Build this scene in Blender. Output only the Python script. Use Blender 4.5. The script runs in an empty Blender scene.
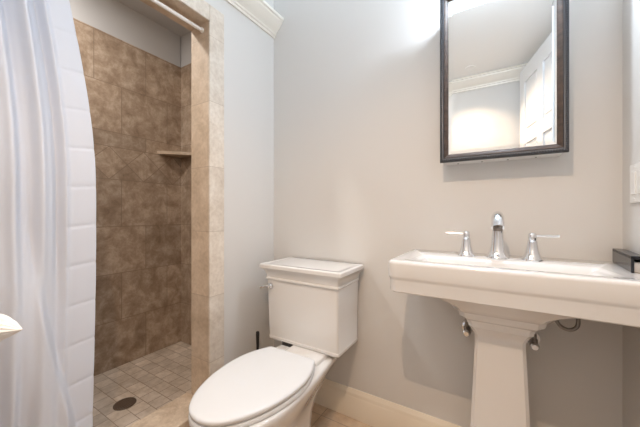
import bpy, bmesh, math, random
from mathutils import Vector, Matrix
random.seed(7)
C = bpy.context.scene.collection
PI = math.pi
R = math.radians

# ------------------------------------------------------------------ camera, world, light, exposure
EYE = 1.03
cam_d = bpy.data.cameras.new('camera'); cam = bpy.data.objects.new('camera', cam_d); C.objects.link(cam)
cam_d.sensor_width = 36; cam_d.lens = 16.0; cam_d.clip_start = 0.01
cam.location = (0, 0, EYE); cam.rotation_euler = (R(90), 0, R(31.6))
bpy.context.scene.camera = cam

world = bpy.data.worlds.new('world'); bpy.context.scene.world = world
world.use_nodes = True
bg = world.node_tree.nodes['Background']
bg.inputs[0].default_value = (1.0, 0.93, 0.86, 1); bg.inputs[1].default_value = 0.6

def light(name, kind, loc, energy, color, rot=(0, 0, 0), **kw):
    d = bpy.data.lights.new(name, kind); d.energy = energy; d.color = color
    for k, v in kw.items(): setattr(d, k, v)
    o = bpy.data.objects.new(name, d); C.objects.link(o)
    o.location = loc; o.rotation_euler = rot
    return o
# added cool fill at the top of the shaft, for toilet and sink
light('shaft_fill_light', 'AREA', (-0.40, 0.995, 2.83), 3, (0.78, 0.89, 1.0), shape='RECTANGLE', size=1.1, size_y=0.5)

vs = bpy.context.scene.view_settings
vs.view_transform = 'Standard'; vs.look = 'None'; vs.gamma = 1.0; vs.use_curve_mapping = False
vs.exposure = -0.15

# ------------------------------------------------------------------ room numbers (metres, camera above the origin)
XL, XR = -1.14, 0.358          # left / right wall faces
YB, YO = 1.32, -0.29           # back wall / opposite wall faces
XS = -2.096                    # far wall of the shower
XI = -1.268                    # shower side of the left wall
YJ = 0.868                     # jamb of the shower opening
YJ2 = -0.06                    # other jamb (behind the curtain)
ZH = 1.938                     # head of the opening
ZC = 2.18                      # low ceiling
ZT = 2.85                      # top of the light shaft
YC = 0.67                      # where the low ceiling ends
ZSF = 0.03                     # shower floor

# ------------------------------------------------------------------ materials
def mat(name, color=(.8, .8, .8), rough=.5, metal=0.0, **kw):
    m = bpy.data.materials.new(name); m.use_nodes = True
    b = m.node_tree.nodes['Principled BSDF']
    b.inputs['Base Color'].default_value = (*color, 1)
    b.inputs['Roughness'].default_value = rough
    b.inputs['Metallic'].default_value = metal
    for k, v in kw.items(): b.inputs[k].default_value = v
    return m
def nd(m, t, **kw):
    n = m.node_tree.nodes.new(t)
    for k, v in kw.items(): setattr(n, k, v)
    return n
def lk(m, a, b): m.node_tree.links.new(a, b)
def bump(m, height, strength=.1, dist=.002):
    b = nd(m, 'ShaderNodeBump'); b.inputs['Strength'].default_value = strength; b.inputs['Distance'].default_value = dist
    lk(m, height, b.inputs['Height'])
    lk(m, b.outputs[0], m.node_tree.nodes['Principled BSDF'].inputs['Normal'])
def ramp(m, fac, stops):
    r = nd(m, 'ShaderNodeValToRGB'); e = r.color_ramp.elements
    while len(e) < len(stops): e.new(.5)
    for el, (p, c) in zip(e, stops): el.position = p; el.color = (*c, 1)
    lk(m, fac, r.inputs[0]); return r
def mixc(m, fac, a, b, mode='MIX'):
    x = nd(m, 'ShaderNodeMix', data_type='RGBA', blend_type=mode)
    for s, v in ((0, fac), (6, a), (7, b)):
        if isinstance(v, (int, float)): x.inputs[s].default_value = v
        elif isinstance(v, tuple): x.inputs[s].default_value = (*v, 1)
        else: lk(m, v, x.inputs[s])
    return x.outputs[2]
def mathn(m, op, a, b=None):
    n = nd(m, 'ShaderNodeMath', operation=op)
    for i, v in enumerate((a, b)):
        if v is None: continue
        if isinstance(v, (int, float)): n.inputs[i].default_value = v
        else: lk(m, v, n.inputs[i])
    return n.outputs[0]

def paint(name, color, rough=.55):
    m = mat(name, color, rough)
    n = nd(m, 'ShaderNodeTexNoise'); n.inputs['Scale'].default_value = 420; n.inputs['Detail'].default_value = 3
    tc = nd(m, 'ShaderNodeTexCoord'); lk(m, tc.outputs['Object'], n.inputs['Vector'])
    bump(m, n.outputs[0], .06, .001)
    return m

def stone(name, c_dark, c_mid, c_light, axes, tile=None, off=(0, 0), mortar=.004, grout=(.3, .25, .2), bond=.5, rough=.35,
          scale=7, vary=.25, zband=None):
    """travertine: cloudy noise, optional tile grid in the plane of two object axes"""
    m = mat(name, c_mid, rough)
    tc = nd(m, 'ShaderNodeTexCoord')
    sep = nd(m, 'ShaderNodeSeparateXYZ'); lk(m, tc.outputs['Object'], sep.inputs[0])
    n1 = nd(m, 'ShaderNodeTexNoise'); n1.inputs['Scale'].default_value = scale; n1.inputs['Detail'].default_value = 9
    n1.inputs['Roughness'].default_value = .70; n1.inputs['Distortion'].default_value = .35
    n2 = nd(m, 'ShaderNodeTexNoise'); n2.inputs['Scale'].default_value = scale * 7; n2.inputs['Detail'].default_value = 6
    lk(m, tc.outputs['Object'], n1.inputs['Vector']); lk(m, tc.outputs['Object'], n2.inputs['Vector'])
    base = ramp(m, n1.outputs[0], [(.34, c_dark), (.5, c_mid), (.66, c_light)]).outputs[0]
    fine = ramp(m, n2.outputs[0], [(.35, (.82, .80, .78)), (.6, (1, 1, 1))]).outputs[0]
    col = mixc(m, .55, base, fine, 'MULTIPLY')
    hgt = n2.outputs[0]
    if tile:
        tw, th = tile
        comb = nd(m, 'ShaderNodeCombineXYZ')
        lk(m, mathn(m, 'ADD', sep.outputs[axes[0]], off[0]), comb.inputs[0])
        lk(m, mathn(m, 'ADD', sep.outputs[axes[1]], off[1]), comb.inputs[1])
        def brick(vec, w, h, bnd):
            b = nd(m, 'ShaderNodeTexBrick', offset=bnd)
            b.inputs['Scale'].default_value = 1; b.inputs['Mortar Size'].default_value = mortar / 2
            b.inputs['Mortar Smooth'].default_value = .3
            b.inputs['Brick Width'].default_value = w; b.inputs['Row Height'].default_value = h
            b.inputs['Color1'].default_value = (1 - vary, 1 - vary, 1 - vary, 1); b.inputs['Color2'].default_value = (1 + vary * .45,) * 3 + (1,)
            lk(m, vec, b.inputs['Vector'])
            return b
        b = brick(comb.outputs[0], tw, th, bond)
        tone, fac = b.outputs['Color'], b.outputs['Fac']
        if zband:
            z0, z1 = zband
            h = z1 - z0
            rot = nd(m, 'ShaderNodeMapping', vector_type='POINT')
            rot.inputs['Location'].default_value = (0, 0, 0); rot.inputs['Rotation'].default_value = (0, 0, PI / 4)
            c2 = nd(m, 'ShaderNodeCombineXYZ')
            lk(m, sep.outputs[axes[0]], c2.inputs[0]); lk(m, mathn(m, 'SUBTRACT', sep.outputs[axes[1]], z0), c2.inputs[1])
            lk(m, c2.outputs[0], rot.inputs['Vector'])
            d = brick(rot.outputs[0], h / math.sqrt(2), h / math.sqrt(2), 0)
            inb = mathn(m, 'MULTIPLY', mathn(m, 'GREATER_THAN', sep.outputs[axes[1]], z0), mathn(m, 'LESS_THAN', sep.outputs[axes[1]], z1))
            # grout lines along both edges of the band
            e0 = mathn(m, 'LESS_THAN', mathn(m, 'ABSOLUTE', mathn(m, 'SUBTRACT', sep.outputs[axes[1]], z0)), mortar / 2)
            e1 = mathn(m, 'LESS_THAN', mathn(m, 'ABSOLUTE', mathn(m, 'SUBTRACT', sep.outputs[axes[1]], z1)), mortar / 2)
            tone = mixc(m, inb, tone, d.outputs['Color'])
            mx = nd(m, 'ShaderNodeMix', data_type='FLOAT'); lk(m, inb, mx.inputs[0]); lk(m, fac, mx.inputs[2]); lk(m, d.outputs['Fac'], mx.inputs[3])
            fac = mathn(m, 'MAXIMUM', mx.outputs[0], mathn(m, 'MAXIMUM', e0, e1))
        col = mixc(m, 1.0, col, tone, 'MULTIPLY')
        col = mixc(m, fac, col, grout)
        hgt = mathn(m, 'SUBTRACT', mathn(m, 'MULTIPLY', n2.outputs[0], .15), fac)
    lk(m, col, m.node_tree.nodes['Principled BSDF'].inputs['Base Color'])
    bump(m, hgt, .25, .0015)
    return m

WALL = (.70, .689, .669)
M = {}
M['wall'] = paint('wall_paint', WALL)
M['shower_paint'] = paint('shower_paint', (.60, .60, .60))
M['ceiling'] = paint('ceiling_paint', (.88, .90, .90))
M['trim'] = paint('trim_paint', (.87, .84, .77), .3)
M['base'] = paint('baseboard_paint', (.87, .79, .66), .3)
M['door'] = paint('door_paint', (.86, .88, .90), .28)
BR_D, BR_M, BR_L = (.30, .215, .15), (.445, .34, .25), (.62, .51, .405)
M['tile_far'] = stone('tile_far', BR_D, BR_M, BR_L, (1, 2), (.305, .305), (-1.064 + .1525 + 3.05, -.03 + .61), grout=(.27, .2, .145), scale=11, vary=.17, zband=(1.25, 1.46))
M['tile_end'] = stone('tile_end', BR_D, BR_M, BR_L, (0, 2), (.305, .305), (3.05, -.03 + .61), grout=(.27, .2, .145), scale=11, vary=.17, zband=(1.25, 1.46))
M['tile_sfloor'] = stone('tile_shower_floor', (.48, .40, .32), (.61, .52, .43), (.71, .62, .53), (0, 1), (.08, .08), (3.2, 3.2), grout=(.30, .23, .17), bond=.5, scale=6, vary=.16)
M['tile_floor'] = stone('tile_floor', (.55, .39, .26), (.70, .52, .36), (.80, .64, .47), (0, 1), (.335, .335), (3.1, 3.35 + .1), grout=(.40, .29, .2), bond=0, scale=5, vary=.12)
M['stone_trim'] = stone('stone_trim', (.66, .58, .49), (.75, .68, .59), (.83, .77, .69), (1, 2), (5, .305), (2.5, -.03 + .61), mortar=.002, grout=(.5, .42, .33), bond=0, scale=9, vary=.08)
M['stone_jamb'] = stone('stone_jamb', (.52, .41, .30), (.64, .52, .40), (.74, .62, .50), (0, 2), (5, .305), (2.5, -.03 + .61), mortar=.002, grout=(.40, .3, .22), bond=0, scale=9, vary=.08)
M['stone_curb'] = stone('stone_curb', (.46, .35, .25), (.60, .48, .36), (.76, .64, .5), (0, 1), None, scale=11)
M['stone_shelf'] = stone('stone_shelf', (.44, .33, .24), (.58, .46, .34), (.7, .58, .46), (0, 1), None, scale=9)
M['porcelain'] = mat('porcelain', (.80, .79, .775), .12, **{'Coat Weight': .6, 'Coat Roughness': .04})
M['plastic_white'] = mat('seat_plastic', (.77, .78, .79), .22)
M['chrome'] = mat('chrome', (.82, .83, .85), .09, 1.0)
M['steel'] = mat('braided_steel', (.30, .28, .26), .35, 1.0)
M['mirror'] = mat('mirror_glass', (.93, .95, .95), .0, 1.0)
M['black_plastic'] = mat('black_plastic', (.012, .012, .013), .35)
M['black_lacquer'] = mat('black_lacquer', (.018, .02, .026), .22)
M['bronze'] = mat('aged_bronze', (.06, .065, .075), .38, .55)
M['switch'] = mat('switch_plate', (.80, .79, .76), .3)
M['cabinet'] = mat('cabinet_side', (.74, .73, .71), .4)
M['dark_metal'] = mat('drain_bronze', (.13, .095, .07), .45, .4)
M['hole'] = mat('dark_hole', (.01, .008, .006), .8)
M['rod'] = mat('white_rod', (.85, .83, .8), .25)
M['lamp_glass'] = mat('lamp_glass', (.9, .9, .9), .3)
b_ = M['lamp_glass'].node_tree.nodes['Principled BSDF']; b_.inputs['Emission Color'].default_value = (.76, .87, 1, 1); b_.inputs['Emission Strength'].default_value = 420
M['fill_pane'] = mat('fill_pane', (.8, .85, .9), .2)
b_ = M['fill_pane'].node_tree.nodes['Principled BSDF']; b_.inputs['Emission Color'].default_value = (.8, .9, 1, 1); b_.inputs['Emission Strength'].default_value = .8
M['tissue'] = mat('tissue_paper', (.9, .9, .88), .9)
# wooden tissue-box cover and table
def wood(name, a, b):
    m = mat(name, a, .4)
    tc = nd(m, 'ShaderNodeTexCoord'); mp = nd(m, 'ShaderNodeMapping'); mp.inputs['Scale'].default_value = (4, 40, 40)
    n = nd(m, 'ShaderNodeTexNoise'); n.inputs['Scale'].default_value = 2; n.inputs['Detail'].default_value = 6
    lk(m, tc.outputs['Object'], mp.inputs[0]); lk(m, mp.outputs[0], n.inputs['Vector'])
    r = ramp(m, n.outputs[0], [(.3, a), (.7, b)])
    lk(m, r.outputs[0], m.node_tree.nodes['Principled BSDF'].inputs['Base Color']); bump(m, n.outputs[0], .1, .001)
    return m
M['frame_wood'] = wood('frame_wood', (.035, .022, .016), (.085, .052, .036))
M['table_wood'] = wood('table_wood', (.30, .17, .10), (.42, .26, .16))
# curtain cloth: white weave that lets some light through
m = M['curtain'] = mat('curtain_cloth', (.76, .80, .88), .8)
tc = nd(m, 'ShaderNodeTexCoord'); mp = nd(m, 'ShaderNodeMapping'); mp.inputs['Scale'].default_value = (1, 900, 900)
wv = nd(m, 'ShaderNodeTexNoise'); wv.inputs['Scale'].default_value = 1
lk(m, tc.outputs['Object'], mp.inputs[0]); lk(m, mp.outputs[0], wv.inputs['Vector']); bump(m, wv.outputs[0], .08, .0005)
trn = nd(m, 'ShaderNodeBsdfTranslucent'); trn.inputs[0].default_value = (.80, .85, .94, 1)
ms = nd(m, 'ShaderNodeMixShader'); ms.inputs[0].default_value = .2
lk(m, m.node_tree.nodes['Principled BSDF'].outputs[0], ms.inputs[1]); lk(m, trn.outputs[0], ms.inputs[2])
lk(m, ms.outputs[0], m.node_tree.nodes['Material Output'].inputs[0])

# ------------------------------------------------------------------ mesh helpers
def add_box(bm, x0, x1, y0, y1, z0, z1, bevel=0, seg=2, mi=0):
    t = bmesh.new()
    bmesh.ops.create_cube(t, size=1, matrix=Matrix.Translation(((x0 + x1) / 2, (y0 + y1) / 2, (z0 + z1) / 2)) @ Matrix.Diagonal((x1 - x0, y1 - y0, z1 - z0, 1)))
    if bevel: bmesh.ops.bevel(t, geom=t.edges[:], offset=bevel, segments=seg, profile=.5, affect='EDGES')
    for f in t.faces: f.material_index = mi
    join(bm, t)
def join(bm, t, M4=None):
    if M4: bmesh.ops.transform(t, matrix=M4, verts=t.verts)
    vm = {v: bm.verts.new(v.co) for v in t.verts}
    for f in t.faces:
        try:
            g = bm.faces.new([vm[v] for v in f.verts]); g.material_index = f.material_index
        except ValueError: pass
    t.free()
def loft(bm, rings, cap0=True, cap1=True, closed=True, mi=0):
    vr = [[bm.verts.new(p) for p in r] for r in rings]
    n = len(vr[0])
    for a, b in zip(vr, vr[1:]):
        for i in range(n if closed else n - 1):
            j = (i + 1) % n
            f = bm.faces.new((a[i], a[j], b[j], b[i])); f.material_index = mi
    if cap0: bm.faces.new(vr[0][::-1]).material_index = mi
    if cap1: bm.faces.new(vr[-1]).material_index = mi
    return vr
def lathe(bm, prof, c=(0, 0, 0), n=28, axis='Z'):
    rings = []
    for r, h in prof:
        ring = []
        for i in range(n):
            a = 2 * PI * i / n; x, y = r * math.cos(a), r * math.sin(a)
            p = (x, y, h) if axis == 'Z' else ((h, x, y) if axis == 'X' else (y, h, x))
            ring.append((p[0] + c[0], p[1] + c[1], p[2] + c[2]))
        rings.append(ring)
    loft(bm, rings)
def tube(bm, pts, rad, n=12):
    pts = [Vector(p) for p in pts]
    rr = rad if isinstance(rad, (list, tuple)) else [rad] * len(pts)
    up = None; rings = []
    for i, p in enumerate(pts):
        d = (pts[min(i + 1, len(pts) - 1)] - pts[max(i - 1, 0)]).normalized()
        if up is None: up = Vector((0, 0, 1)) if abs(d.z) < .9 else Vector((1, 0, 0))
        u = (up - d * up.dot(d)).normalized(); v = d.cross(u); up = u
        rings.append([p + rr[i] * (math.cos(2 * PI * k / n) * u + math.sin(2 * PI * k / n) * v) for k in range(n)])
    loft(bm, rings)
def bez(p, n=16):
    """smooth curve through points (Catmull-Rom)"""
    p = [Vector(q) for q in p]; p = [2 * p[0] - p[1]] + p + [2 * p[-1] - p[-2]]
    out = []
    for i in range(1, len(p) - 2):
        for k in range(n):
            t = k / n; a, b, c, d = p[i - 1:i + 3]
            out.append(.5 * (2 * b + (c - a) * t + (2 * a - 5 * b + 4 * c - d) * t * t + (3 * b - a - 3 * c + d) * t ** 3))
    out.append(p[-2]); return out
def prism_y(bm, prof, y0, y1):      # prof: (x, z) closed outline
    loft(bm, [[(x, y0, z) for x, z in prof], [(x, y1, z) for x, z in prof]])
def prism_x(bm, prof, x0, x1):      # prof: (y, z)
    loft(bm, [[(x0, y, z) for y, z in prof], [(x1, y, z) for y, z in prof]])
def obj(name, bm, m, parent=None, smooth=None, sub=0):
    bmesh.ops.recalc_face_normals(bm, faces=bm.faces[:])
    me = bpy.data.meshes.new(name); bm.to_mesh(me); bm.free()
    for x in (m if isinstance(m, list) else [m]): me.materials.append(x)
    o = bpy.data.objects.new(name, me); C.objects.link(o)
    if smooth is not None:
        me.shade_smooth(); me.set_sharp_from_angle(angle=R(smooth))
    if sub:
        s = o.modifiers.new('subdivision', 'SUBSURF'); s.levels = sub; s.render_levels = sub
    if parent:
        o.parent = parent; o.matrix_parent_inverse = Matrix.Translation(-Vector(parent.location)) if parent.type == 'EMPTY' else Matrix.Identity(4)
    return o
def thing(name, label, cat, loc, group=None):
    o = bpy.data.objects.new(name, None); C.objects.link(o); o.location = loc; o.empty_display_size = .05
    return tag(o, label, cat, group)
def tag(o, label, cat, group=None):
    o['label'] = label; o['category'] = cat
    if group: o['group'] = group
    return o
def struct(o, label=None, cat=None):
    o['kind'] = 'structure'
    if label: o['label'] = label
    if cat: o['category'] = cat
    return o
NB = bmesh.new

# ------------------------------------------------------------------ the room
bm = NB(); add_box(bm, XI, XR + .1, YO - .1, YB + .1, -.05, 0)
struct(obj('floor', bm, M['tile_floor']), 'beige stone tile floor beside the toilet and pedestal', 'floor')
bm = NB(); add_box(bm, XS - .1, XI, YO - .1, YB + .1, -.05, ZSF)
struct(obj('floor_shower', bm, M['tile_sfloor']), 'small brown stone tiles on the shower floor', 'floor')
bm = NB(); add_box(bm, XL - .13, XR + .1, YB, YB + .1, 0, ZT)
struct(obj('wall_back', bm, M['wall']), 'pale grey painted wall behind the toilet and sink', 'wall')
# left wall with the shower opening
bm = NB()
add_box(bm, XI, XL, YJ, YB, 0, ZT); add_box(bm, XI, XL, YO, YJ2, 0, ZT); add_box(bm, XI, XL, YJ2, YJ, ZH, ZT)
struct(obj('wall_left', bm, M['wall']), 'pale grey painted wall between the shower opening and the corner', 'wall')
# right wall with the doorway
DY0, DY1, DZ = -.265, .47, 2.145
bm = NB()
add_box(bm, XR, XR + .1, DY1, YB, 0, ZT); add_box(bm, XR, XR + .1, YO, DY0, 0, ZT); add_box(bm, XR, XR + .1, DY0, DY1, DZ, ZT)
struct(obj('wall_right', bm, M['wall']), 'pale grey painted wall carrying the light switch', 'wall')
bm = NB(); add_box(bm, XL - .13, XR + .1, YO - .1, YO, 0, ZC + .02)
struct(obj('wall_opposite', bm, M['wall']), 'painted wall facing the mirror, seen in the mirror under white moulding', 'wall')
bm = NB(); add_box(bm, XL, XR, YO, YC, ZC, ZC + .08)
struct(obj('ceiling', bm, M['ceiling']), 'low white ceiling seen in the mirror', 'ceiling')
bm = NB(); add_box(bm, XL, XR, YC - .08, YC, ZC + .08, ZT)
struct(obj('wall_shaft', bm, M['wall']), 'upper wall of the raised light shaft', 'wall')
bm = NB()
add_box(bm, XI, XR + .1, YC - .08, .72, ZT, ZT + .06); add_box(bm, XI, XR + .1, 1.27, YB + .1, ZT, ZT + .06)
add_box(bm, XI, -.97, .72, 1.27, ZT, ZT + .06); add_box(bm, .17, XR + .1, .72, 1.27, ZT, ZT + .06)
struct(obj('ceiling_shaft', bm, M['ceiling']), 'raised white ceiling around the added fill panel', 'ceiling')
bm = NB(); add_box(bm, -.97, .17, .72, 1.27, ZT + .03, ZT + .04)
struct(obj('fill_panel_1', bm, M['fill_pane']), 'added glowing fill panel above the toilet', 'fill_panel')  # glowing pane added out of view as cool fill
# shower shell: tile up to 2.17, paint above
ZTILE, ZSC = 2.173, 2.42
def tiled(name, x0, x1, y0, y1, face, m, label):
    bm = NB()
    add_box(bm, x0, x1, y0, y1, 0, ZTILE, mi=0)
    g = .006
    p = dict(x0=x0, x1=x1, y0=y0, y1=y1)
    if face == '+x': p['x1'] -= g
    if face == '-y': p['y0'] += g
    if face == '+y': p['y1'] -= g
    add_box(bm, p['x0'], p['x1'], p['y0'], p['y1'], ZTILE, ZSC + .05, mi=1)
    struct(obj(name, bm, [m, M['shower_paint']]), label, 'wall')
YE = 1.327
tiled('wall_shower_far', XS - .08, XS, -.30, YE, '+x', M['tile_far'], 'brown travertine tiled long wall of the shower')
tiled('wall_shower_end', XS - .08, XI, YE, YE + .08, '-y', M['tile_end'], 'brown travertine end wall of the shower with the corner shelf')
tiled('wall_shower_front', XS - .08, XI, -.38, -.30, '+y', M['tile_end'], 'brown travertine shower wall hidden behind the curtain')
bm = NB(); add_box(bm, XS - .08, XI, -.38, YE + .08, ZSC, ZSC + .06)
struct(obj('ceiling_shower', bm, M['shower_paint']), 'grey shower ceiling above the tile', 'ceiling')
# inside face of the left wall towards the shower
bm = NB(); add_box(bm, XI - .008, XI, YJ + .0, YE, ZSF, ZTILE); add_box(bm, XI - .008, XI, -.30, YJ2, ZSF, ZTILE); add_box(bm, XI - .008, XI, YJ2, YJ, ZH, ZTILE)
struct(obj('trim_1', bm, M['tile_far']), 'tile on the shower side of the opening wall', 'tile')
# stone lining of the opening
bm = NB()
add_box(bm, XI - .002, XL + .004, YJ - .010, YJ + .001, .145, ZH, .0015, 1)
add_box(bm, XI - .008, XL + .004, YJ2 - .001, YJ2 + .01, .145, ZH, .0015, 1)
add_box(bm, XI - .008, XL + .004, YJ2 - .001, YJ + .001, ZH - .010, ZH + .001, .0015, 1)
struct(obj('trim_2', bm, M['stone_jamb']), 'beige stone lining of the shower opening', 'stone trim')
bm = NB()
TW = .074
add_box(bm, XL - .001, XL + .010, YJ - .010, YJ + TW, 0, ZH + TW - .008, .002, 1)
add_box(bm, XL - .001, XL + .010, YJ2 - TW, YJ2 + .010, 0, ZH + TW - .008, .002, 1)
add_box(bm, XL - .001, XL + .010, YJ2 + .010, YJ - .010, ZH - .010, ZH + TW - .008, .002, 1)
struct(obj('trim_3', bm, M['stone_trim']), 'pale stone border strip framing the shower opening', 'stone trim')
bm = NB(); add_box(bm, XI - .03, XL + .02, YJ2, YJ - .010, 0, .147, .004, 2)
struct(obj('trim_4', bm, M['stone_curb']), 'beige marbled stone curb at the shower entrance', 'curb')
# crown moulding
CR = [(0, 0), (.008, 0), (.010, .010), (.016, .014), (.018, .022), (.022, .026), (.028, .032), (.042, .044), (.054, .060), (.060, .066), (.062, .074), (.070, .078), (.070, .092), (0, .092)]
CR = [(a * 1.1, b * 1.05) for a, b in CR]
Z0 = ZC - .092 * 1.05 + .004
bm = NB(); prism_y(bm, [(XL + a, Z0 + b) for a, b in CR], YO, YB)
struct(obj('trim_5', bm, M['trim'], smooth=25), 'white crown moulding along the top of the left wall', 'moulding')
bm = NB(); prism_x(bm, [(YO + a, Z0 + b) for a, b in CR], XL, XR)
struct(obj('trim_6', bm, M['trim'], smooth=25), 'white crown moulding seen in the mirror', 'moulding')
# baseboards
BB = [(0, 0), (.016, 0), (.016, .102), (.014, .107), (.013, .111), (.013, .121), (.011, .127), (.007, .134), (.004, .1415), (0, .1415)]
bm = NB(); prism_x(bm, [(YB - a, b) for a, b in BB], XL, XR)
struct(obj('baseboard_back', bm, M['base'], smooth=25), 'cream baseboard along the back wall', 'baseboard')
bm = NB(); prism_y(bm, [(XL + a, b) for a, b in BB], YJ + TW, YB - .016)
struct(obj('baseboard_left', bm, M['base'], smooth=25))
bm = NB(); prism_y(bm, [(XR - a, b) for a, b in BB], DY1 + .07, YB - .016)
struct(obj('baseboard_right', bm, M['base'], smooth=25))
bm = NB(); prism_x(bm, [(YO + a, b) for a, b in BB], XL, XR - .02)
struct(obj('baseboard_opposite', bm, M['base'], smooth=25))
# doorway casing on the right wall and the white panel door standing slightly open
bm = NB(); add_box(bm, XR - .014, XR, DY1, DY1 + .065, 0, DZ, .003, 1)
struct(obj('trim_7', bm, M['door']), 'white door casing', 'door casing')
hx, hy = XR - .022, DY1 - .012
ex, ey = .165, -.240
L = math.hypot(ex - hx, ey - hy)
bm = NB()
# door leaf, local: u along the leaf 0..L, w thickness, z
def dbox(u0, u1, w0, w1, z0, z1, bv=0): add_box(bm, u0, u1, w0, w1, z0, z1, bv, 2)
DT = 2.125
st = .095
rails = [(.01, .20), (.84, .96), (1.55, 1.64), (2.01, DT)]
dbox(.001, L - .001, .010, .026, .011, DT - .001)
for w0, w1 in ((0, .0101), (.0259, .036)):
    for u0, u1 in ((0, st), (L - st, L)): dbox(u0, u1, w0, w1, .01, DT)
    for z0, z1 in rails: dbox(st, L - st, w0, w1, z0, z1)
    for (a_, z0), (z1, b_) in zip(rails, rails[1:]): dbox(L / 2 - .045, L / 2 + .045, w0, w1, z0, z1)
    for (z0, z1) in ((.20, .84), (.96, 1.55), (1.64, 2.01)):
        for u0, u1 in ((st, L / 2 - .045), (L / 2 + .045, L - st)):
            a, b = (.004, .0105) if w0 < .02 else (.0255, .032)
            dbox(u0 + .022, u1 - .022, a, b, z0 + .022, z1 - .022, .005)
d = obj('door_1', bm, M['door'])
ang = math.atan2(ey - hy, ex - hx)
d.location = (hx, hy, 0); d.rotation_euler = (0, 0, ang)
struct(d, 'white panelled door standing slightly open, seen in the mirror', 'door')
bm = NB(); lathe(bm, [(.026, 0), (.026, .006), (.010, .010), (.010, .035), (.022, .042), (.028, .055), (.022, .068), (.008, .072)], (L - .06, 0, .93), 20, 'Y')
k = obj('door_knob', bm, M['chrome'], None, 40); k.parent = d
for v in k.data.vertices: v.co.y = v.co.y * -1

# ------------------------------------------------------------------ toilet
TX = -.762
t = thing('toilet', 'white two-piece toilet with lid down, standing on the tile floor', 'toilet', (TX, .95, 0))
LIDP = [(.530, 0), (.533, .025), (.543, .052), (.563, .079), (.602, .111), (.652, .137), (.710, .157), (.780, .169), (.850, .171), (.905, .162), (.950, .146), (.980, .131), (.996, .122), (1.002, .112)]
def smooth_half(P, n=5):
    q = bez([(w, y, 0) for y, w in P], n); return [(max(0, v.x), v.y) for v in q]
def outline(P, grow=0, dy=0):
    h = smooth_half(P)
    # grow normal to outline about centre (0,.78)
    out = []
    for w, y in h:
        v = Vector((w, (y - .78) * .8)); l = v.length or 1
        out.append((max(0, w + grow * v.x / l), y + grow * v.y / l + dy))
    out[0] = (0, out[0][1])
    full = [(TX + w, y) for w, y in out] + [(TX - w, y) for w, y in out[:0:-1]]
    return full
def slab(bm, P, levels):            # levels: (z, grow)
    loft(bm, [[(x, y, z) for x, y in outline(P, g)] for z, g in levels])
bm = NB()
slab(bm, LIDP, [(0.4015, -.010), (0.4015, -.003), (0.4040, 0), (0.4130, .001), (0.4170, -.001), (0.4195, -.006), (0.4210, -.016), (0.4225, -.05), (0.4230, -.10)])
obj('seat_lid', bm, M['plastic_white'], t, 50)
bm = NB()
slab(bm, LIDP, [(0.3805, -.010), (0.3805, -.004), (0.3830, 0), (0.3940, .001), (0.3975, -.002), (0.3995, -.008), (0.3995, -.02)])
obj('seat', bm, M['plastic_white'], t, 50)
for s in (-1, 1):
    bm = NB(); lathe(bm, [(.0, -.018), (.011, -.018), (.013, -.014), (.013, .014), (.011, .018), (0, .018)], (TX + s * .075, 1.012, .397), 20, 'X')
    add_box(bm, TX + s * .075 - .014, TX + s * .075 + .014, .998, 1.03, .3775, .393, .003)
    obj('hinge', bm, M['plastic_white'], t, 40)
def rrect(x0, x1, y0, y1, z, r=.012, n=4):
    pts = []
    for cx, cy, a0 in ((x1 - r, y1 - r, 0), (x0 + r, y1 - r, 90), (x0 + r, y0 + r, 180), (x1 - r, y0 + r, 270)):
        for i in range(n + 1):
            a = R(a0 + 90 * i / n); pts.append((cx + r * math.cos(a), cy + r * math.sin(a), z))
    return pts
# bowl: lofted from foot to rim
def bowl_ring(z, yf, yb, wf, wb, ym):
    """front half-ellipse yf..ym of half width wf, running back to a rounded square end at yb of half width wb"""
    pts = []
    nF, nB = 18, 12
    for i in range(nF + 1):
        a = PI / 2 * i / nF
        pts.append((wf * math.sin(a) ** .92, ym - (ym - yf) * math.cos(a) ** .95 if i < nF else ym))
    for i in range(1, nB + 1):
        q = i / nB; y = ym + (yb - ym) * min(1, q * 1.18)
        w = wf + (wb - wf) * (3 * q * q - 2 * q ** 3)
        if q > .85: w *= 1 - .25 * ((q - .85) / .15) ** 2
        pts.append((w, y))
    full = [(TX + w, y, z) for w, y in pts] + [(TX - w, y, z) for w, y in pts[:0:-1]]
    return full
RG = [(0, .650, 1.05, .118, .085, .84), (.012, .645, 1.055, .122, .088, .84), (.030, .647, 1.05, .120, .086, .84), (.040, .660, 1.04, .108, .078, .84), (.10, .668, 1.04, .100, .074, .84),
      (.165, .660, 1.05, .098, .075, .83), (.22, .632, 1.08, .114, .080, .81), (.27, .597, 1.14, .137, .088, .80), (.312, .563, 1.22, .157, .098, .79),
      (.340, .545, 1.29, .167, .112, .785), (.360, .537, 1.30, .172, .120, .785), (.373, .535, 1.30, .173, .124, .785), (.3785, .539, 1.298, .169, .121, .785), (.3805, .547, 1.29, .159, .112, .785)]
bm = NB(); loft(bm, [bowl_ring(*r) for r in RG])
loft(bm, [rrect(TX + a, TX + b, c, d_, z, .015) for z, a, b, c, d_ in ((.376, -.070, .118, 1.014, 1.285), (.392, -.070, .118, 1.014, 1.285), (.396, -.066, .114, 1.018, 1.281), (.398, -.060, .108, 1.024, 1.275))])
obj('bowl', bm, M['porcelain'], t, 50)
for s in (-1, 1):
    bm = NB(); lathe(bm, [(.017, .028), (.017, .040), (.013, .048), (.0, .051)], (TX + s * .109, .90, 0), 18)
    obj('bolt_cap', bm, M['porcelain'], t, 40)
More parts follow.
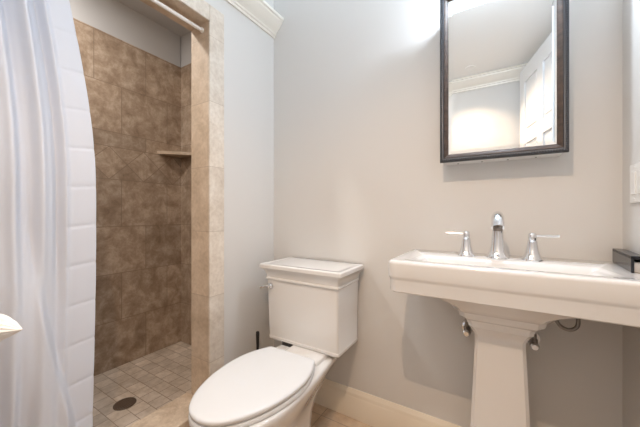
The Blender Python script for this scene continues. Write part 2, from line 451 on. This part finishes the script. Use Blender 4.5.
# tank
TXc = -.781
def tank_ring(z, hw, yf, yb=1.306, r=.012): return rrect(TXc - hw, TXc + hw, yf, yb, z, r)
bm = NB()
loft(bm, [tank_ring(.398, .197, 1.099), tank_ring(.401, .2005, 1.0955), tank_ring(.413, .2015, 1.0945), tank_ring(.416, .1995, 1.0965), tank_ring(.56, .202, 1.091), tank_ring(.700, .2045, 1.088)])
obj('tank', bm, M['porcelain'], t, 35)
bm = NB()
loft(bm, [tank_ring(z, w, y, 1.31, .010) for z, w, y in
          [(.699, 0.1985, 1.0910), (.699, 0.2065, 1.0830), (.702, 0.2095, 1.0800), (.708, 0.2095, 1.0800), (.711, 0.2070, 1.0825), (.712, 0.2055, 1.0840), (.722, 0.2070, 1.0825), (.734, 0.2100, 1.0795),
           (.744, 0.2150, 1.0745), (.752, 0.2225, 1.0670), (.756, 0.2250, 1.0645), (.757, 0.2295, 1.0600), (.760, 0.2320, 1.0575), (.774, 0.2320, 1.0575), (.778, 0.2295, 1.0600), (.7795, 0.2255, 1.0640), (.7795, 0.2185, 1.0710), (.7785, 0.2170, 1.0725), (.7785, 0.1905, 1.0950)]])
obj('tank_lid', bm, M['porcelain'], t, 30)
# black block standing in for the shaded gap between tank and bowl
bm = NB(); add_box(bm, TXc - .115, TXc - .055, 1.10, 1.28, .379, .399)
obj('gap_shade', bm, M['black_plastic'], t)
# lever
lx, lz = TXc - .176, .668
bm = NB(); lathe(bm, [(.0, 1.0865), (.016, 1.0865), (.016, 1.080), (.012, 1.075), (.008, 1.070), (.008, 1.058), (.0, 1.056)], (lx, 0, lz), 20, 'Y')
lv = obj('flush_lever', bm, M['chrome'], t, 40)
bm = NB(); tube(bm, bez([(lx + .004, 1.062, lz + .001), (lx - .012, 1.058, lz + .001), (lx - .028, 1.054, lz - .002), (lx - .040, 1.052, lz - .006)], 5), [.006] * 8 + [.0075] * 6 + [.0085, .006], 12)
o = obj('lever_arm', bm, M['chrome'], None, 50); o.parent = lv; o.matrix_parent_inverse = Matrix.Identity(4)

# ------------------------------------------------------------------ toilet brush behind the toilet
bx_, by_ = -1.085, 1.125
t = thing('toilet_brush', 'black toilet brush with upright handle in the corner behind the toilet', 'toilet brush', (bx_, by_, 0))
bm = NB(); lathe(bm, [(.0, 0), (.042, 0), (.044, .004), (.040, .05), (.036, .12), (.034, .125), (.031, .122), (.031, .02), (.0, .02)], (bx_, by_, 0), 24)
obj('holder', bm, M['black_plastic'], t, 40)
bm = NB(); lathe(bm, [(.0, .08), (.006, .08), (.006, .26), (.0068, .31), (.0085, .36), (.0095, .380), (.0095, .3855), (.008, .3875), (.009, .390), (.009, .394), (.006, .397), (0, .397)], (bx_, by_, 0), 16)
obj('handle', bm, M['black_plastic'], t, 40)
bm = NB(); lathe(bm, [(0, .021), (.022, .022), (.026, .05), (.022, .085), (.006, .09)], (bx_, by_, 0), 20)
obj('bristles', bm, M['black_plastic'], t, 40)

# ------------------------------------------------------------------ pedestal sink
SX = .012
t = thing('pedestal_sink', 'white rectangular pedestal sink against the back wall', 'sink', (SX, 1.14, 0))
SHW, SYF, SYB, SZ = .330, .951, 1.319, .870
def srect(z, ins, r=.03, insb=0, n=6):
    pts = []
    x0, x1, y0, y1 = SX - SHW + ins, SX + SHW - ins, SYF + ins, SYB - insb
    rb = .008
    for cx, cy, a0, rr in ((x1 - rb, y1 - rb, 0, rb), (x0 + rb, y1 - rb, 90, rb), (x0 + r, y0 + r, 180, r), (x1 - r, y0 + r, 270, r)):
        for i in range(n + 1):
            a = R(a0 + 90 * i / n); pts.append((cx + rr * math.cos(a), cy + rr * math.sin(a), z))
    return pts
bm = NB()
rim = srect(SZ, .012, .026, .004)
outer = [srect(.7630, .014, .028), srect(.7625, .009, .028), srect(.766, .0055, .028), srect(.803, .0045, .029), srect(.806, .0040, .029), srect(.8085, .003, .030), srect(.812, .001, .03), srect(.818, 0, .03),
         srect(.858, 0, .03, .001), srect(.865, .0015, .03, .001), srect(.869, .006, .028, .002), rim]
vr = loft(bm, outer, cap0=True, cap1=False)
# flat rim then the hollow: rings morph from the rectangle to the bowl outline
def bowl_in(z, hw, y0, y1, p=4.0):
    cy, hd = (y0 + y1) / 2, (y1 - y0) / 2
    pts = []
    for (x, y, _) in rim:
        a = math.atan2((y - 1.135) / .18, (x - SX) / .30)
        c, s = math.cos(a), math.sin(a)
        k = (abs(c) ** p + abs(s) ** p) ** (-1 / p)
        pts.append((SX + hw * c * k, cy + hd * s * k, z))
    return pts
loft(bm, [rim, bowl_in(SZ, .290, .979, 1.172), bowl_in(SZ - .0015, .284, .983, 1.168), bowl_in(SZ - .005, .277, .988, 1.163), bowl_in(SZ - .012, .268, .994, 1.157), bowl_in(SZ - .03, .252, 1.002, 1.148), bowl_in(SZ - .07, .225, 1.01, 1.14, 3.2),
          bowl_in(SZ - .085, .15, 1.04, 1.115, 2.6), bowl_in(SZ - .09, .03, 1.06, 1.10, 2)], cap0=False, cap1=True)
bmesh.ops.remove_doubles(bm, verts=bm.verts[:], dist=.00005)
basin = obj('basin', bm, M['porcelain'], t, 40)
# belly of the basin, stepping down to the pedestal
def prect(z, hw, hd, ch=.014, cy=1.14, yb=None):
    x0, x1, y0, y1 = SX - hw, SX + hw, cy - hd, cy + hd
    return [(x1, y0 + ch, z), (x1, y1 - ch, z), (x1 - ch, y1, z), (x0 + ch, y1, z), (x0, y1 - ch, z), (x0, y0 + ch, z), (x0 + ch, y0, z), (x1 - ch, y0, z)]
bm = NB()
loft(bm, [prect(z, a, b, c) for z, a, b, c in [(.6685, .080, .078, .014), (.6685, .0905, .0885, .014), (.677, .0925, .0905, .015), (.681, .096, .092, .015), (.685, .106, .097, .016), (.691, .113, .102, .018),
          (.702, .116, .106, .02), (.708, .117, .107, .02), (.711, .123, .111, .02), (.722, .136, .118, .025), (.734, .157, .128, .03), (.748, .190, .142, .035), (.7635, .226, .158, .04)]])
obj('basin_underside', bm, M['porcelain'], t, 30)
bm = NB()
loft(bm, [prect(z, a, a, c) for z, a, c in [(0.0000, 0.1210, .014), (0.0300, 0.1210, .014), (0.0340, 0.1150, .014), (0.0600, 0.1110, .014), (0.0680, 0.1010, .013), (0.0850, 0.0950, .012), (0.1000, 0.0930, .012), (0.3600, 0.0800, .010), (0.6100, 0.0690, .009), (0.6280, 0.0695, .009),
          (0.6380, 0.0735, .010), (0.6480, 0.0785, .011), (0.6560, 0.0840, .012), (0.6600, 0.0875, .012), (0.6685, 0.0880, .012)]])
obj('pedestal', bm, M['porcelain'], t, 30)
bm = NB(); lathe(bm, [(0, 0), (.021, 0), (.021, .003), (.016, .004), (.0, .003)], (SX, 1.08, SZ - .0905), 20)
obj('drain', bm, M['chrome'], t, 40)

# chrome tap set on the sink deck
FY = 1.215
t = thing('faucet', 'chrome widespread sink tap with arched spout on the basin', 'faucet', (SX - .004, FY, SZ))
fx = SX - .004
bm = NB(); lathe(bm, [(0, SZ), (0.0377, SZ), (0.0377, SZ + .004), (0.0338, SZ + .009), (0.0260, SZ + .022), (0.0215, SZ + .045), (0.0189, SZ + .075), (0.0175, SZ + .098), (0.0189, SZ + .103), (0.0189, SZ + .107), (0.0156, SZ + .109), (0, SZ + .11)], (fx, FY, 0), 28)
obj('spout_base', bm, M['chrome'], t, 40)
bm = NB()
tube(bm, bez([(fx, FY, SZ + .100), (fx, FY - .002, SZ + .124), (fx, FY - .018, SZ + .145), (fx, FY - .048, SZ + .151), (fx, FY - .080, SZ + .139), (fx, FY - .100, SZ + .112)], 8), [.0160] * 20 + [.0175] * 10 + [.0190] * 11, 18)
obj('spout', bm, M['chrome'], t, 50)
bm = NB(); lathe(bm, [(0, 0), (.014, 0), (.014, .012), (0, .012)], (fx, FY - .101, SZ + .102), 16)
obj('aerator', bm, M['steel'], t, 40)
for s, hxx in ((-1, fx - .101), (1, fx + .101)):
    bm = NB(); lathe(bm, [(0, SZ), (0.0316, SZ), (0.0316, SZ + .004), (0.0281, SZ + .009), (0.0211, SZ + .022), (0.0170, SZ + .042), (0.0146, SZ + .060), (0.0146, SZ + .064), (0.0117, SZ + .067), (0, SZ + .068)], (hxx, FY, 0), 26)
    hb = obj('handle_base', bm, M['chrome'], t, 40)
    bm = NB()
    lathe(bm, [(0, SZ + .066), (0.0111, SZ + .067), (0.0123, SZ + .075), (0.0123, SZ + .088), (0.0082, SZ + .093), (0, SZ + .094)], (hxx, FY, 0), 18)
    tube(bm, [(hxx, FY, SZ + .082), (hxx + s * .03, FY - .001, SZ + .083), (hxx + s * .058, FY - .002, SZ + .0835), (hxx + s * .072, FY - .003, SZ + .084)], [.0045, .0036, .0036, .0040], 12)
    obj('lever', bm, M['chrome'], t, 45)

# supply valves and braided hoses under the sink
for s in (-1, 1):
    vx = SX + s * .106; vz = .567
    v = thing('supply_valve', 'chrome supply valve on the wall left of the sink pedestal' if s < 0 else 'chrome supply valve on the wall right of the sink pedestal, with looped hose', 'valve', (vx, YB, vz))
    bm = NB(); lathe(bm, [(.0, YB), (.026, YB), (.024, YB - .006), (.010, YB - .010), (.008, YB - .012), (.008, YB - .045), (.0, YB - .046)], (vx, 0, vz), 20, 'Y')
    obj('escutcheon', bm, M['chrome'], v, 40)
    bm = NB(); lathe(bm, [(0, vz - .014), (.012, vz - .014), (.013, vz), (.012, vz + .014), (.009, vz + .016), (.009, vz + .034), (0, vz + .035)], (vx, YB - .052, 0), 16)
    obj('valve_body', bm, M['steel'], v, 40)
    bm = NB()
    lathe(bm, [(0, YB - .062), (.006, YB - .062), (.006, YB - .080), (.012, YB - .082), (.0135, YB - .090), (.009, YB - .096), (0, YB - .096)], (vx, 0, vz), 14, 'Y')
    obj('valve_handle', bm, M['chrome'], v, 40)
    if s < 0: pts = [(vx, YB - .052, vz + .034), (vx - .006, YB - .052, .63), (vx + .002, YB - .06, .69), (vx + .01, YB - .075, .7625)]
    else: pts = [(vx, YB - .052, vz + .034), (vx + .004, YB - .054, .64), (vx + .03, YB - .058, .690), (.165, 1.26, .690), (.188, 1.26, .648), (.214, 1.26, .637), (.235, 1.26, .655), (.232, 1.26, .700), (.205, 1.26, .735), (.17, 1.26, .7625)]
    bm = NB(); tube(bm, bez(pts, 8), .0060, 10)
    obj('supply_hose', bm, M['steel'], v, 50)

# black organiser on the right end of the sink
t = thing('countertop_organizer', 'low black lacquered tray on the right end of the sink', 'tray', (.326, 1.19, SZ))
x0, x1, y0, y1, zb = 0, .0275, 0, .210, SZ + .0005
ROT = Matrix.Translation((0.3115, 1.089, 0)) @ Matrix.Rotation(-R(4.6), 4, 'Z')
def put(o): o.data.transform(ROT)
bm = NB()
add_box(bm, x0, x0 + .006, y0, y1, zb, zb + .045, .001, 1)
add_box(bm, x1 - .004, x1, y0, y1, zb, zb + .045, .001, 1)
add_box(bm, x0, x1, y1 - .005, y1, zb, zb + .045, .001, 1)
add_box(bm, x0, x1, y0, y1, zb + .036, zb + .0455, .001, 1)
put(obj('case', bm, M['black_lacquer'], t))
bm = NB(); add_box(bm, x0 + .007, x1 - .005, y0 + .012, y1 - .006, zb, zb + .028, .001, 1)
put(obj('drawer', bm, M['plastic_white'], t))

# ------------------------------------------------------------------ medicine cabinet with framed mirror
t = thing('mirror_cabinet', 'dark framed mirror cabinet hung on the back wall above the sink', 'mirror', (SX, YB, 1.235))
MX0, MX1, MZ0, MZ1, MY = -.1885, .208, 1.234, 1.905, 1.222
bm = NB(); add_box(bm, MX0 + .010, MX1 - .010, MY + .019, YB, MZ0 + .001, MZ1 - .05, .002, 1)
obj('cabinet_body', bm, M['cabinet'], t)
def frame(prof):    # prof: (inset from outer edge, depth towards -Y), swept around the rectangle with mitred corners
    rings = []
    for ins, dep in prof:
        rings.append([(MX0 + ins, MY + dep, MZ0 + ins), (MX1 - ins, MY + dep, MZ0 + ins), (MX1 - ins, MY + dep, MZ1 - ins), (MX0 + ins, MY + dep, MZ1 - ins)])
    return rings
bm = NB()
rg = frame([(.0, .019), (0, .004), (.002, .001), (.006, 0), (.0115, .001), (.0148, .004), (.0148, .019)])
loft(bm, rg + [rg[0]], cap0=False, cap1=False)
# small beads along the outer edge
def bead(x, z):
    b = bmesh.new(); bmesh.ops.create_icosphere(b, subdivisions=1, radius=.0032, matrix=Matrix.Translation((x, MY + .0005, z))); join(bm, b)
nz = int((MZ1 - MZ0 - .012) / .0075); nx = int((MX1 - MX0 - .012) / .0075)
for i in range(nz + 1):
    z = MZ0 + .006 + (MZ1 - MZ0 - .012) * i / nz; bead(MX0 + .006, z); bead(MX1 - .006, z)
for i in range(1, nx):
    x = MX0 + .006 + (MX1 - MX0 - .012) * i / nx; bead(x, MZ0 + .006); bead(x, MZ1 - .006)
fr = obj('outer_frame', bm, M['bronze'], t, 40)
bm = NB()
rg = frame([(.0148, .019), (.0148, .004), (.0165, .003), (.021, .005), (.0255, .0085), (.028, .0095), (.0305, .0125), (.0305, .019)])
loft(bm, rg + [rg[0]], cap0=False, cap1=False)
obj('inner_frame', bm, M['frame_wood'], t, 25)
bm = NB()
a, b = .030, .043
r0 = [(MX0 + a, MY + .0138, MZ0 + a), (MX1 - a, MY + .0138, MZ0 + a), (MX1 - a, MY + .0138, MZ1 - a), (MX0 + a, MY + .0138, MZ1 - a)]
r00 = [(x, MY + .0185, z) for x, y, z in r0]
r1 = [(MX0 + b, MY + .0130, MZ0 + b), (MX1 - b, MY + .0130, MZ0 + b), (MX1 - b, MY + .0130, MZ1 - b), (MX0 + b, MY + .0130, MZ1 - b)]
loft(bm, [r00, r0, r1])
obj('mirror_glass', bm, M['mirror'], t)
for i in range(4):
    bm = NB(); lathe(bm, [(0, MZ0 + .0015), (.003, MZ0 + .0015), (.003, MZ0 - .001), (0, MZ0 - .0015)], (MX0 + .06 + .085 * i, YB - .03, 0), 10)
    obj('screw', bm, M['steel'], t, 40)

# light bar above the mirror (just above the picture)
lz0 = 1.982
t = thing('vanity_light', 'slim chrome light bar on the wall above the mirror cabinet', 'light', (SX, YB, lz0))
bm = NB(); add_box(bm, SX - .06, SX + .06, YB - .018, YB, lz0 - .015, lz0 + .045, .003)
add_box(bm, SX - .01, SX + .01, YB - .125, YB - .015, lz0 + .003, lz0 + .017, .002)
obj('back_plate', bm, M['chrome'], t)
bm = NB(); lathe(bm, [(0, -.055), (.016, -.055), (.018, -.052), (.018, .052), (.016, .055), (0, .055)], (SX, YB - .13, lz0 + .010), 20, 'X')
obj('lamp_tube', bm, M['lamp_glass'], t, 40)
# ceiling downlight over the middle of the room
dx, dy = -.165, -.06
t = thing('downlight', 'small white round ceiling downlight', 'light', (dx, dy, ZC))
bm = NB(); lathe(bm, [(.036, ZC), (.036, ZC - .002), (.033, ZC - .004), (.024, ZC - .003), (0, ZC - .0025)], (dx, dy, 0), 32)
obj('trim_ring', bm, M['ceiling'], t, 40)
l = light('downlight_lamp', 'SPOT', (dx, dy, ZC - .008), 52, (1.0, .71, .48), (R(15), 0, 0), spot_size=R(124), spot_blend=.8, shadow_soft_size=0)
l.parent = t; l.matrix_parent_inverse = Matrix.Translation(-Vector(t.location))

# added fill fixture on the ceiling, brightens the curtain and toilet side
fx_, fy_ = -.62, .14
t = thing('fill_disc', 'added round fill light on the ceiling in front of the shower', 'light', (fx_, fy_, ZC))
bm = NB(); lathe(bm, [(.15, ZC), (.15, ZC - .022), (.146, ZC - .026), (.136, ZC - .026), (.134, ZC - .004), (0, ZC - .004)], (fx_, fy_, 0), 40)
obj('rim', bm, M['ceiling'], t, 40)
l = light('fill_disc_lamp', 'AREA', (fx_, fy_, ZC - .022), 3.6, (1.0, .95, .90), shape='DISK', size=.26)
l.parent = t; l.matrix_parent_inverse = Matrix.Translation(-Vector(t.location))

# ------------------------------------------------------------------ light switch on the right wall
t = thing('light_switch', 'white light switch plate on the right wall above the sink', 'light switch', (XR, 1.195, 1.12))
sy0, sy1 = 1.130, 1.243
bm = NB(); add_box(bm, XR - .006, XR, sy0, sy1, 1.062, 1.178, .002, 2)
obj('plate', bm, M['switch'], t)
for yc in ((sy0 + sy1) / 2 - .023, (sy0 + sy1) / 2 + .023):
    bm = NB(); add_box(bm, XR - .009, XR - .004, yc - .016, yc + .016, 1.087, 1.153, .0015, 1)
    obj('rocker', bm, M['switch'], t)
    for zz in (1.073, 1.167):
        bm = NB(); lathe(bm, [(0, XR - .0075), (.003, XR - .007), (.003, XR - .005), (0, XR - .005)], (0, yc, zz), 10, 'X')
        obj('screw', bm, M['switch'], t, 40)

# ------------------------------------------------------------------ shower fittings
# corner shelf
bm = NB()
sr = .185; cx, cy = XS, YE
arc = [(cx, cy), (cx, cy - sr)] + [(cx + sr * math.sin(a) * (1 - .22 * math.sin(2 * a)), cy - sr * math.cos(a) * (1 - .22 * math.sin(2 * a))) for a in [R(q) for q in range(6, 90, 6)]] + [(cx + sr, cy)]
rings = [[(x, y, z) for x, y in arc] for z in (1.464, 1.486)]
loft(bm, rings); bmesh.ops.bevel(bm, geom=[e for e in bm.edges if abs(e.verts[0].co.z - e.verts[1].co.z) < 1e-5], offset=.003, segments=1, affect='EDGES')
tag(obj('corner_shelf', bm, M['stone_shelf']), 'small beige stone corner shelf in the tiled shower', 'shelf')
# floor drain
dcx, dcy = -1.655, .735
t = thing('floor_drain', 'round dark bronze drain in the shower floor', 'drain', (dcx, dcy, ZSF))
bm = NB(); lathe(bm, [(.040, ZSF), (.0515, ZSF), (.0515, ZSF + .003), (.050, ZSF + .004), (.042, ZSF + .004), (.040, ZSF + .003)], (dcx, dcy, 0), 36)
obj('rim', bm, M['dark_metal'], t, 40)
bm = NB(); lathe(bm, [(0, ZSF + .0002), (.0405, ZSF + .0002), (.0405, ZSF + .001), (0, ZSF + .001)], (dcx, dcy, 0), 30)
obj('well', bm, M['hole'], t)
bm = NB()
for i in range(-4, 5):
    y = i * .0085; h = math.sqrt(.0405 ** 2 - y * y)
    add_box(bm, dcx - h, dcx + h, dcy + y - .0022, dcy + y + .0022, ZSF + .001, ZSF + .0035)
add_box(bm, dcx - .003, dcx + .003, dcy - .040, dcy + .040, ZSF + .001, ZSF + .0034)
obj('grate', bm, M['dark_metal'], t)

# added fill lamp, out of view, lifts the dark shower
t = thing('shower_fill', 'added round fill light in the shower ceiling', 'light', (-1.68, .30, ZSC))
bm = NB(); lathe(bm, [(.075, ZSC), (.075, ZSC - .006), (.062, ZSC - .010), (.060, ZSC - .004), (0, ZSC - .004)], (-1.68, .30, 0), 32)
obj('trim_ring', bm, M['ceiling'], t, 40)
l = light('shower_fill_lamp', 'AREA', (-1.68, .30, ZSC - .012), 14, (1.0, .95, .90), shape='DISK', size=.11)
l.parent = t; l.matrix_parent_inverse = Matrix.Translation(-Vector(t.location))

# curtain rod
RX, RZ = -1.184, 1.899
t = thing('curtain_rod', 'white shower curtain rod spanning the shower opening', 'curtain rod', (RX, YJ - .01, RZ))
bm = NB(); lathe(bm, [(0, YJ2 + .012), (.0085, YJ2 + .012), (.0085, YJ - .012), (0, YJ - .012)], (RX, 0, RZ), 20, 'Y')
obj('rod', bm, M['rod'], t, 40)
for y, s in ((YJ - .010, -1), (YJ2 + .010, 1)):
    bm = NB(); lathe(bm, [(0, y), (.0125, y), (.0125, y + s * .006), (.010, y + s * .012), (.0, y + s * .013)], (RX, 0, RZ), 20, 'Y')
    obj('end_cap', bm, M['rod'], t, 40)

# curtain
t = thing('shower_curtain', 'white fabric shower curtain hanging in folds at the shower opening', 'curtain', (RX, .2, RZ))
NZ, NT = 420, 170
z_top, z_bot = 1.868, .075
def sstep(a, b, x):
    q = min(1, max(0, (x - a) / (b - a))); return q * q * (3 - 2 * q)
def curt(s, z):
    """s 0..1 from the far (left) edge to the free edge on the right"""
    h = (z_top - z) / (z_top - z_bot)                      # 0 top .. 1 bottom
    edge = .338 + .074 * math.sin(min(1, h / .42) * PI / 2) - .012 * sstep(.5, 1, h)
    y = -.055 + (edge + .055) * s
    flat = 1 - sstep(.80, .87, s)                          # the last strip hangs flat
    ph = 2 * PI * (s * 7.4 + .05 * math.sin(3 * h + 4 * s))
    amp = .024 - .008 * sstep(.0, .45, h)
    x = amp * math.sin(ph + .5 * math.sin(2.1 * h + s * 5)) * flat
    x += .004 * math.sin(2.3 * ph + 3 * h) * flat
    # a broad roll that sweeps to the right as it falls
    c = .66 + .27 * sstep(.50, 1.0, h)
    roll = sstep(.46, .66, h)
    x = x * (1 - .7 * roll * sstep(c - .22, c - .10, s)) + .034 * roll * sstep(c - .30, c - .07, s) * (1 - sstep(c - .01, c + .05, s))
    x0 = RX + .062 * sstep(.0, .45, h)
    # pressed-in packing creases, strongest on the flat strip
    q = (z - 1.115 - .05 * (s - .92)) / .1235
    cr = abs(math.sin(PI * q)) ** .35
    x += .0024 * cr * (.18 + .82 * (1 - flat)) * sstep(.05, .2, h)
    x -= .0013 * math.exp(-((q - round(q)) * .1235 / .004) ** 2) * (.12 + .88 * (1 - flat)) * sstep(.05, .2, h)
    x += .0030 * math.exp(-((s - .835) / .008) ** 2)
    return Vector((x0 + x, y, z))
bm = NB()
gv = [[bm.verts.new(curt(j / NT, z_top + (z_bot - z_top) * i / NZ)) for j in range(NT + 1)] for i in range(NZ + 1)]
for i in range(NZ):
    for j in range(NT): bm.faces.new((gv[i][j], gv[i][j + 1], gv[i + 1][j + 1], gv[i + 1][j]))
cl = obj('cloth', bm, M['curtain'], t, 180)
so = cl.modifiers.new('thickness', 'SOLIDIFY'); so.thickness = .0012; so.offset = 0
for i in range(9):
    s = (i + .5) / 9; p = curt(s, z_top)
    bm = NB()
    tube(bm, [(RX + .0185 * math.cos(a), p.y, RZ - .004 + .0215 * math.sin(a)) for a in [2 * PI * q / 20 for q in range(21)]], .0018, 8)
    obj('ring', bm, M['chrome'], t, 60)

# ------------------------------------------------------------------ tissue box on a small stand just left of the picture
bx0, bx1, by0, by1, bz = -.73, -.612, -.035, .085, .725
t = thing('side_table', 'small wooden stand left of the doorway carrying a tissue box', 'side table', ((bx0 + bx1) / 2, .025, 0))
bm = NB(); add_box(bm, bx0 - .02, bx1 + .006, by0 - .02, by1 + .0, bz - .02, bz, .003); obj('table_top', bm, M['table_wood'], t)
for x in (bx0 - .008, bx1 - .010):
    for y in (by0 - .008, by1 - .014):
        bm = NB(); add_box(bm, x - .009, x + .009, y - .009, y + .009, 0, bz - .0195, .002); obj('leg', bm, M['table_wood'], t)
t = thing('tissue_box', 'wooden tissue box with a white tissue pulled out, at the left edge', 'tissue box', ((bx0 + bx1) / 2, .025, bz))
bm = NB(); add_box(bm, bx0, bx1, by0, by1, bz + .0005, bz + .115, .004)
obj('box', bm, M['table_wood'], t)
bm = NB()
# a crumpled sheet rising from the slot and tipping over to a point
P = bez([(-.668, .025, bz + .108), (-.655, .040, bz + .128), (-.632, .068, bz + .141), (-.600, .102, bz + .141), (-.566, .1215, bz + .142)], 8)
rings = []
n = 44
for k, p in enumerate(P):
    q = k / (len(P) - 1)
    hw = (.012 + .034 * math.sin(PI * min(1, q * 1.25) * .62)) * (1 - q ** 2.6) + .0006
    ring = []
    for i in range(n):
        a = 2 * PI * i / n
        w = 1 + .20 * math.sin(3 * a + 1.5 * q) + .10 * abs(math.sin(4.5 * a - 5 * q)) + .09 * math.sin(11 * a + 9 * q)
        ring.append(p + Vector((.20 * hw * math.cos(a) * w, -.60 * hw * math.cos(a) * w, hw * .60 * math.sin(a) * w)))
    rings.append(ring)
loft(bm, rings)
ti = obj('tissue', bm, M['tissue'], t, 28)
so = ti.modifiers.new('thickness', 'SOLIDIFY'); so.thickness = .0006
